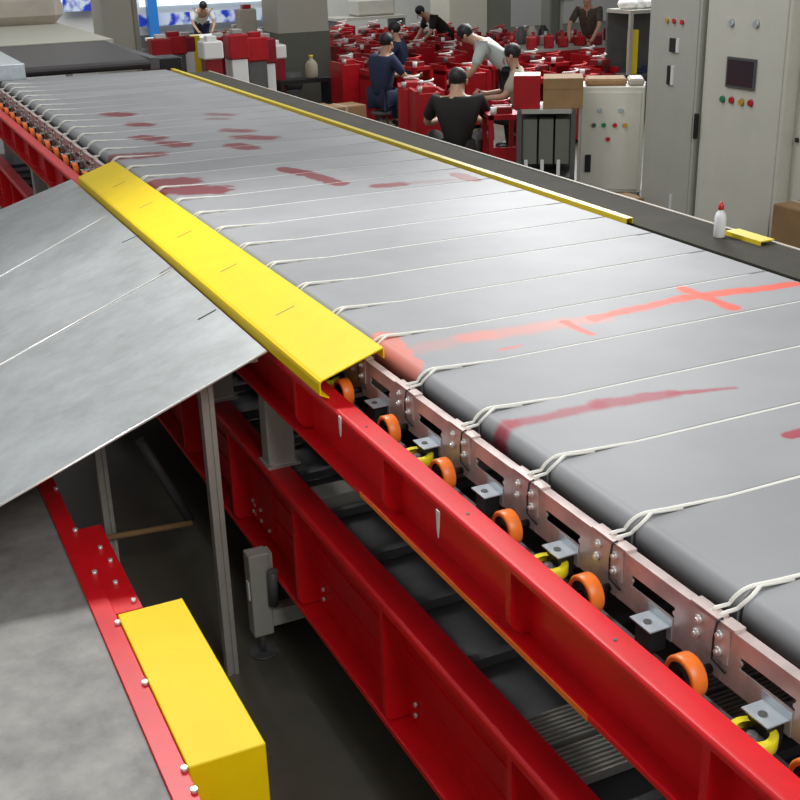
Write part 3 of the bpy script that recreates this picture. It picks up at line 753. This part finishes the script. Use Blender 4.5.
for o, tagn in cart_objs:
    if tagn == 'front': o['label'] = fl[nf % len(fl)]; nf += 1; o['group'] = 'red carts in the nearest row'
    else:
        rn = {0:'first', 1:'first', 2:'second', 3:'third', 4:'fourth', 5:'fifth', 6:'sixth', 7:'farthest'}[[q[:2] for q in rows].index(tagn)]
        o['label'] = 'red machine cart topped with small fittings in the %s crowded back row' % rn; o['group'] = 'red carts in the %s back row' % rn
print('carts', kept)

# loose fittings on the work table
for i in range(16):
    x = tb.location.x + .05 + (i % 8)*.31 + random.uniform(-.04, .04); y = tb.location.y + .15 + (i//8)*.5 + random.uniform(-.05, .05)
    t = MB().box(-.10, .10, -.08, .08, 0, random.choice((.10, .16, .2)), .02).cyl((0,0,.1), (0,0,.22), .03, 8).build('red_casting', random.choice(['red_bg', 'red_bg', 'red_bg2', 'alu']))
    t.location = (x, y, .87); t.rotation_euler.z = random.uniform(0, 1.5)
    tag(t, 'small painted casting among the loose parts on the long grey work table', 'machine part', 'castings on the grey work table')
for (px, py, m, lab) in ((521, 42, 'dgrey', 'dark jar'), (532, 42, 'walk', 'beige jar'), (543, 42, 'black', 'black jar')):
    p = G(px, py, .87); t = MB().lathe((0,0,0), (0,0,1), [(0,0),(.08,0),(.09,.03),(.09,.2),(.05,.25),(.05,.28),(0,.28)], 14).build('jar', m)
    yv = tb.location.y + 1.05; t.location = (GY(px, py, yv).x, yv, .87)
    tag(t, lab + ' standing at the back of the work table', 'jar')

# yellow crate and shelf with white cloths, left of tall grey cabinet
sp = G(626, 122, 0)
sh = thing('side_shelf', 'grey shelf unit holding white cloths behind the tall cabinet', 'shelf', (sp.x, sp.y, 0))
MB().box(0, 1.0, 0, .6, 1.50, 1.55).build('shelf_board', 'grey', sh)
MB().box(0, 1.0, .56, .6, 0, 1.5).build('back_panel', 'dgrey', sh)
MB().box(0, 1.0, 0, .6, .62, .66).build('shelf_board', 'dgrey', sh)
for x in (0, .95): MB().box(x, x+.05, 0, .05, 0, 1.5).build('upright', 'grey', sh)
o = MB()
for i in range(6): o.ball((.15+i*.14, .3, 1.55+.07), .12, .18, .09+.03*(i % 2))
o = o.build('white_cloth_pile', 'white'); o.location = (sp.x, sp.y, 0); tag(o, 'heap of white cloths on top of the grey shelf', 'cloths')
t = thing('yellow_crate', 'yellow crate standing in the grey shelf left of the tall cabinet', 'crate', (sp.x+.06, sp.y+.03, .66))
MB().box(0,.12,0,.12,0,.62,.01).build('body','yellow2',t); MB().box(.2,.75,.02,.4,0,.03).box(.2,.75,.0,.02,0,.12).build('tray','clnavy',t)
# papers and bags on the small cabinet
p = G(606, 100, 0)
for i, (dx, dy, m, lab) in enumerate(((.06, .06, 'card', 'flat brown cardboard bundle on the small cream cabinet'), (.50, .08, 'walk', 'crumpled beige packet on the right of the small cream cabinet'))):
    z1_ = c1h
    rz = c1.rotation_euler.z; x = c1.location.x + dx*math.cos(rz) - dy*math.sin(rz); y = c1.location.y + dx*math.sin(rz) + dy*math.cos(rz)
    t = MB().box(0, .42 if i == 0 else .16, 0, .35, 0, .07, .02).build('cardboard_bundle' if i == 0 else 'packet', m)
    t.location = (x, y, z1_); t.rotation_euler.z = rz + .1; tag(t, lab, 'bundle' if i == 0 else 'packet')

# ------------------------------------------------------------------ left background clutter
def station(px, py, w, d, h, top, body, label, name='work_bench'):
    p = G(px, py, 0); t = thing(name, label, 'bench', (p.x, p.y, 0))
    MB().box(0, w, 0, d, h-.05, h).build('bench_top', top, t)
    MB().box(.05, w-.05, .04, d-.04, .1, h-.05).build('bench_body', body, t)
    for x in (0, w-.05): MB().box(x, x+.05, 0, .05, 0, h-.05).build('leg', 'white', t)
    return t
station(160, 82, 2.0, .9, .80, 'white', 'cream', 'long white bench behind the far end of the belts')
station(217, 92, .62, .8, .92, 'white', 'red_bg2', 'red bench with white top left of the large pillar')
station(249, 95, .9, .8, .95, 'red_bg', 'white', 'white bench with red top beside the large pillar')
lab2 = []
for i, (px, py, m, w, h) in enumerate([(163,47,'red_bg',.35,.22),(176,46,'red_bg',.4,.25),(188,48,'red_bg2',.3,.2),(214,50,'white',.3,.2),(228,44,'white',.5,.12),(240,50,'red_bg',.3,.3),(252,45,'white',.5,.14),
        (258,52,'red_bg',.35,.3),(268,55,'red_bg2',.3,.32),(275,50,'white',.4,.16),(250,30,'walk',.3,.45),(240,38,'card',.35,.25),(262,60,'alu',.3,.16),(270,62,'white',.3,.14),(236,58,'red_bg',.25,.28),(222,55,'red_bg',.3,.24)]):
    Y = 19.6 + (i % 8)*.36 if py < 50 else 16.8 + [3,7,8,9,12,13,14,15].index(i if i in (3,7,8,9,12,13,14,15) else 3)*.34
    p = GY(px, py+6, Y)
    t = thing('bench_load', 'x', 'machine part', (p.x, p.y, 0))
    z = max(.9, p.z)
    MB().box(-w/2, w/2, 0, .3, z-.05, z+h, .02).build('casing', m, t)
    MB().box(-w/2+.03, w/2-.03, .02, .28, 0, z-.05, .01).build('stand', ['red_bg2','dgrey','white'][i % 3], t)
    MB().box(-w/4, w/4, .05, .2, z+h, z+h+.07, .01).build('lid', ['white','red_bg','alu'][i % 3], t)
    c = {'red_bg':'red','red_bg2':'dark red','white':'white','walk':'beige','card':'brown','alu':'grey metal'}[m]
    t['label'] = c + ' boxed machine part on a stand, in the clutter left of the pillar'; t['group'] = c + ' boxed parts left of the large pillar'
# junk by the belts
p = G(240, 100, 0)
for i, (px, py, m, r, lab) in enumerate([(243,92,'dgrey',.16,'dark round motor on the floor left of the pillar'),(256,95,'alu',.14,'grey metal motor on the floor left of the pillar'),(272,103,'white',.12,'white motor on the floor by the black bench'),
       (290,108,'dgrey',.15,'black motor lying just beyond the yellow strip, left of the cardboard boxes'),(283,100,'alu',.13,'silver motor beside the foot of the black bench')]):
    p = G(px, py, 0); t = thing('loose_motor', lab, 'motor', (p.x, p.y, 0))
    MB().cyl((-.2,0,r+.28), (.2,0,r+.28), r, 16).box(-.15,.15,-.1,.1,0,.30,.01).build('casing', m, t)
    MB().cyl((.2,0,r+.28), (.28,0,r+.28), .03, 10).build('shaft', 'bolt', t)
# black bench in front of the pillar with yellow jug
p = G(283, 118, 0); bb = thing('black_bench', 'low black bench in front of the large pillar', 'bench', (p.x, p.y, 0))
bw = (GY(334, 118, p.y).x - p.x)
MB().box(0, bw, 0, .35, .50, .56).build('bench_top', 'black', bb)
for x in (0, bw-.06): MB().box(x, x+.06, 0, .35, 0, .5).build('leg', 'black', bb)
q = bb.location; t = thing('oil_jug', 'pale yellow plastic jug on the black bench', 'jug', (q.x+bw*.68, q.y+.17, .56))
MB().lathe((0,0,0), (0,0,1), [(0,0),(.09,0),(.10,.02),(.10,.20),(.06,.26),(.03,.28),(.03,.32),(0,.32)], 18).build('body', 'cltan', t)
MB().cyl((0,0,.315),(0,0,.345),.035,12).build('cap', 'yellow2', t)
crate('cardboard_box', 318, 130, 0, .55, .4, .32, 'card', 'brown cardboard box under the black bench at the pillar', 'box')
crate('cardboard_box', 348, 140, 0, .62, .4, .45, 'card', 'brown cardboard box right of the pillar, nearest the yellow strip', 'box', .1)
# light desk at the back wall
p = G(362, 56, 0); dt = thing('side_desk', 'light desk with a grey machine against the back wall', 'desk', (p.x, p.y, 0))
MB().box(-.6, 1.2, 0, .9, .8, .86).build('desk_top', 'grey', dt)
for x in (-.55, 1.1): MB().box(x, x+.05, 0, .9, 0, .8).build('leg', 'dgrey', dt)
MB().box(.0, 1.0, .2, .8, .86, 1.25, .05).build('grey_machine', 'grey', dt)
MB().box(.25, .65, .3, .5, 1.25, 1.5, .02).build('yellow_file_box', 'card', dt)
for i, (px, lab) in enumerate(((352, 'white folded sheet leaning by the light desk'),)):
    t = MB().box(-.04, .04, 0, .9, 0, 1.15).build('white_board', 'white'); t.location = (p.x-.75, p.y, 0); t.rotation_euler = (0, -.35, 0); tag(t, lab, 'board')
# stand fan / grey machine at back right
p = G(560, 56, 0); fn = thing('standing_fan', 'grey standing machine with round head at the back wall', 'fan', (p.x, p.y, 0))
MB().cyl((0,0,0), (0,0,.05), .25, 20).cyl((0,0,.05),(0,0,1.3),.05,12).build('stand', 'grey', fn)
MB().cyl((.15,-.1,1.5),(.15,.1,1.5),.35,24).build('fan_head', 'grey', fn)
MB().box(-.35,-.1,-.1,.3,0,1.7,.03).build('motor_column', 'pillarlow', fn)
# ------------------------------------------------------------------ people
def person(px, py, label, pose, shirt, trousers, rz=0.0, scale=1.0, loc=None, hairm='hair'):
    p = G(px, py, 0) if loc is None else Vector(loc)
    root = thing('person', label, 'person', (p.x, p.y, 0), rz)
    J = {k: Vector(v)*scale for k, v in pose.items()}
    def skin(name, chain, rad, m, sub=1):
        me = bpy.data.meshes.new(name); names = []
        for a_, b_ in chain:
            for n in (a_, b_):
                if n not in names: names.append(n)
        me.from_pydata([tuple(J[n]) for n in names], [(names.index(a_), names.index(b_)) for a_, b_ in chain], [])
        o = bpy.data.objects.new(name, me); COL.objects.link(o); o.parent = root
        me.materials.append(M[m])
        md = o.modifiers.new('skin', 'SKIN'); md.use_smooth_shade = True
        for i, n in enumerate(names):
            r = rad[n]; r = r if isinstance(r, tuple) else (r, r)
            me.skin_vertices[0].data[i].radius = (r[0]*scale, r[1]*scale); me.skin_vertices[0].data[i].use_root = (i == 0)
        sb = o.modifiers.new('sub', 'SUBSURF'); sb.levels = sub; sb.render_levels = sub
        return o
    spine = [('pelvis','waist'),('waist','chest'),('chest','neck'),('neck','skull'),('skull','crown')]
    arms = []; legs = []
    for s in 'LR':
        arms += [('chest','sh'+s),('sh'+s,'el'+s),('el'+s,'wr'+s),('wr'+s,'ha'+s)]
        legs += [('pelvis','hip'+s),('hip'+s,'kn'+s),('kn'+s,'an'+s),('an'+s,'to'+s)]
    rad = dict(pelvis=.11, waist=.10, chest=.12, neck=.052, skull=.082, crown=.062)
    for s in 'LR': rad.update({'sh'+s:.055,'el'+s:.042,'wr'+s:.028,'ha'+s:.036,'hip'+s:.085,'kn'+s:.058,'an'+s:.038,'to'+s:.034})
    skin('body', spine+arms+legs, rad, 'skin')
    r2 = {k: (v + .022 if not isinstance(v, tuple) else v) for k, v in rad.items()}; r2['neck'] = .06
    J['nb'] = J['chest'].lerp(J['neck'], .5); r2['nb'] = .085
    sh_ = [('pelvis','waist'),('waist','chest'),('chest','nb')]
    for s in 'LR':
        J['se'+s] = J['sh'+s].lerp(J['el'+s], .85); r2['se'+s] = .062; r2['sh'+s] = .082
        sh_ += [('chest','sh'+s),('sh'+s,'se'+s)]
    r2['chest'] = .155; r2['waist'] = .135; r2['pelvis'] = .14
    skin('shirt', sh_, r2, shirt)
    r3 = dict(r2); tr = []
    for s in 'LR': tr += [('pelvis','hip'+s),('hip'+s,'kn'+s),('kn'+s,'an'+s)]; r3['hip'+s] = .11; r3['kn'+s] = .08; r3['an'+s] = .065
    skin('trousers', tr, r3, trousers)
    for s in 'LR':
        a_ = J['an'+s]; b_ = J['to'+s]
        MB().ball(tuple(a_.lerp(b_, .5)), .06*scale, .13*scale, .05*scale, 10).build('shoe', 'black', root)
    # hair cap, nose, ears
    hd = (J['crown']-J['skull']); c = J['skull'].lerp(J['crown'], .62); f = Vector(pose.get('face', (0,1,0))).normalized()
    hb = c - f*.018*scale + Vector((0,0,.018*scale))
    MB().ball(tuple(hb), .092*scale, .098*scale, .092*scale, 14).build('hair', hairm, root)
    side = f.cross(Vector((0,0,1))).normalized(); hc = J['skull'].lerp(J['crown'], .35)
    MB().ball(tuple(hc + f*.098*scale - Vector((0,0,.01))), .014*scale, .014*scale, .022*scale, 8).build('nose', 'skin', root)
    for sg in (-1, 1): MB().ball(tuple(hc + side*sg*.088*scale), .014*scale, .02*scale, .028*scale, 8).build('ear', 'skin', root)
    for sg in (-1, 1): MB().ball(tuple(hc + f*.088*scale + side*sg*.032*scale + Vector((0,0,.012))), .010*scale, .010*scale, .007*scale, 6).build('eye', 'black', root)
    MB().ball(tuple(hc + f*.086*scale - Vector((0,0,.045))), .022*scale, .012*scale, .006*scale, 6).build('mouth', 'redb', root)
    for s in 'LR':
        h_ = J['ha'+s]; w_ = J['wr'+s]; dr = (h_-w_).normalized(); ax = dr.orthogonal().normalized(); 
        fg = MB()
        for i, ln in enumerate((.06, .072, .068, .052)):
            b_ = h_ + dr*.02 + ax*(.018*(i-1.5)); fg.tube([b_, b_+dr*ln*.55, b_+dr*ln + Vector((0,0,-.02))], .008, 6)
        fg.tube([h_ - dr*.02 + ax*.035, h_ + ax*.055 + dr*.02, h_ + ax*.05 + dr*.045], .009, 6)
        fg.build('fingers', 'skin', root)
    return root
stand = dict(pelvis=(0,0,.92), waist=(0,0,1.08), chest=(0,0,1.32), neck=(0,0,1.48), skull=(0,.02,1.56), crown=(0,.02,1.66), face=(0,1,0),
    shL=(-.19,0,1.40), elL=(-.26,.04,1.13), wrL=(-.24,.22,.98), haL=(-.23,.30,.97), shR=(.19,0,1.40), elR=(.26,.04,1.13), wrR=(.24,.22,.98), haR=(.23,.30,.97),
    hipL=(-.09,0,.88), knL=(-.11,.02,.48), anL=(-.11,-.02,.08), toL=(-.12,.14,.04), hipR=(.09,0,.88), knR=(.11,.02,.48), anR=(.11,-.02,.08), toR=(.12,.14,.04))
lean = dict(stand); lean.update(pelvis=(0,-.05,.90), waist=(0,.05,1.05), chest=(0,.28,1.22), neck=(0,.42,1.30), skull=(0,.50,1.33), crown=(0,.58,1.38), face=(0,.6,-.8),
    shL=(-.19,.32,1.24), elL=(-.25,.42,.98), wrL=(-.16,.58,.82), haL=(-.13,.65,.79), shR=(.19,.32,1.24), elR=(.25,.42,.98), wrR=(.16,.58,.82), haR=(.13,.65,.79))
sit = dict(stand); sit.update(pelvis=(0,0,.42), waist=(0,.02,.58), chest=(0,.06,.82), neck=(0,.10,.99), skull=(0,.13,1.06), crown=(0,.14,1.16), face=(0,.9,-.4),
    shL=(-.19,.06,.91), elL=(-.27,.20,.68), wrL=(-.20,.42,.66), haL=(-.18,.50,.67), shR=(.19,.06,.91), elR=(.27,.20,.68), wrR=(.20,.42,.66), haR=(.18,.50,.67),
    hipL=(-.10,.03,.42), knL=(-.18,.42,.46), anL=(-.17,.38,.08), toL=(-.18,.53,.04), hipR=(.10,.03,.42), knR=(.18,.42,.46), anR=(.17,.38,.08), toR=(.18,.53,.04))
squat = {k: ((v[0]*1.12, v[1], v[2]-(.13 if not k[:2] in ('an','to') else 0)) if k != 'face' else v) for k, v in sit.items()}
squat.update(knL=(-.25,.40,.42), knR=(.25,.40,.42), skull=(0,.16,.90), crown=(0,.20,.99), neck=(0,.11,.84))
view = math.atan2(-G(468,158,0).x, G(468,158,0).y)
person(458, 183, 'person in black t-shirt and cap-dark hair seated with back to us at the red carts', squat, 'clblack', 'clblack', view, 1.17)
person(510, 152, 'person in pale shirt bending far forward over the red carts', lean, 'clwhite', 'clblack', 1.0, 1.07)
person(404, 106, 'person in navy top crouching behind the red carts', sit, 'clnavy', 'clnavy', .9, 1.08, loc=(G(404,106,0).x, G(404,106,0).y, 0))
person(382, 131, 'person in navy top leaning with bare forearm at the left carts', sit, 'clnavy', 'clnavy', -1.3, 1.1)
person(446, 82, 'dark-haired person in dark top stooping far behind the pale-shirted one', lean, 'clblack', 'clblack', 1.5, .95)
person(522, 154, 'person in tan shirt with bowed head right of the pale-shirted one', sit, 'cltan', 'clblack', 1.0, 1.1)
person(588, 98, 'person in mottled brown jacket standing and leaning on the long work table', dict(lean, pelvis=(0,0,.95), waist=(0,.02,1.12), chest=(0,.1,1.36), neck=(0,.16,1.52), skull=(0,.2,1.59), crown=(0,.22,1.69), shL=(-.19,.12,1.44), shR=(.19,.12,1.44), elL=(-.26,.3,1.2), elR=(.26,.3,1.2), wrL=(-.2,.45,1.0), wrR=(.2,.45,1.0), haL=(-.19,.52,.97), haR=(.19,.52,.97)), 'clbrown', 'clblack', 2.2, .98)
person(205, 66, 'person in white shirt stooping behind the yellow safety post', lean, 'white', 'clnavy', 3.0, .95)
# stools under the seated
for (px, py, lab, rz, s) in ((458, 183, 'low stool under the seated person in black', 0, .75), (404, 106, 'low stool under the person in navy crouching at the back', 0, 1.08),
                      (382, 131, 'low stool under the person in navy at the left carts', 0, 1.1), (522, 154, 'low stool under the person in tan shirt', 0, 1.1)):
    p = G(px, py, 0); t = thing('low_stool', lab, 'stool', (p.x, p.y, 0)); t.scale = (1, 1, s)
    MB().cyl((0,0,.22), (0,0,.26), .15, 18).build('seat', 'dgrey', t)
    for i in range(3):
        an = i*2.09; MB().cyl((.11*math.cos(an),.11*math.sin(an),0), (.08*math.cos(an),.08*math.sin(an),.22), .015, 8).build('leg', 'dgrey', t)

# ------------------------------------------------------------------ light
w = bpy.data.worlds.new('world'); S.world = w; w.use_nodes = True
bg = w.node_tree.nodes['Background']; bg.inputs[0].default_value = (0.93, 0.97, 1.0, 1); bg.inputs[1].default_value = 0.25
def area(name, loc, target, sx, sy, power, col=(1,1,1)):
    l = bpy.data.lights.new(name, 'AREA'); l.shape = 'RECTANGLE'; l.size = sx; l.size_y = sy; l.energy = power; l.color = col
    o = bpy.data.objects.new(name, l); COL.objects.link(o); o.location = loc
    o.rotation_euler = (Vector(target)-Vector(loc)).to_track_quat('-Z', 'Y').to_euler(); return o
sl = bpy.data.lights.new('high_bay_lamp', 'SPOT'); sl.energy = 1150; sl.spot_size = math.radians(62); sl.spot_blend = .7; sl.shadow_soft_size = .45
so = bpy.data.objects.new('high_bay_lamp', sl); COL.objects.link(so); so.location = (1.3, 7.3, 6.8)
so.rotation_euler = (Vector((1.0, 2.6, 1)) - Vector(so.location)).to_track_quat('-Z', 'Y').to_euler()
area('unseen_overhead_light', (1.5, -3.0, 6.0), (1.2, 2.5, 1), 3, 3, 210)  # added front fill above the camera side, for faces turned this way
area('unseen_overhead_light', (3.2, 10, 6.8), (7.5, 10, .8), 2.5, 5, 130)  # added fill aimed at the control cabinets to brighten them
h_ = G(590, 290, 1.45); d_ = h_ - CAM; lp = h_ + Vector((d_.x, d_.y, -d_.z)) * (4.2 / -d_.z)
area('unseen_overhead_light', lp, h_, 4.0, 6.0, 560)
area('unseen_overhead_light', (6.5, 24, 7.0), (6.5, 30, 2), 14, 5.0, 600)  # added light that lifts the back wall
S.view_settings.view_transform = 'Standard'; S.view_settings.look = 'None'; S.view_settings.gamma = 1
S.view_settings.exposure = 0.38; S.view_settings.use_curve_mapping = False
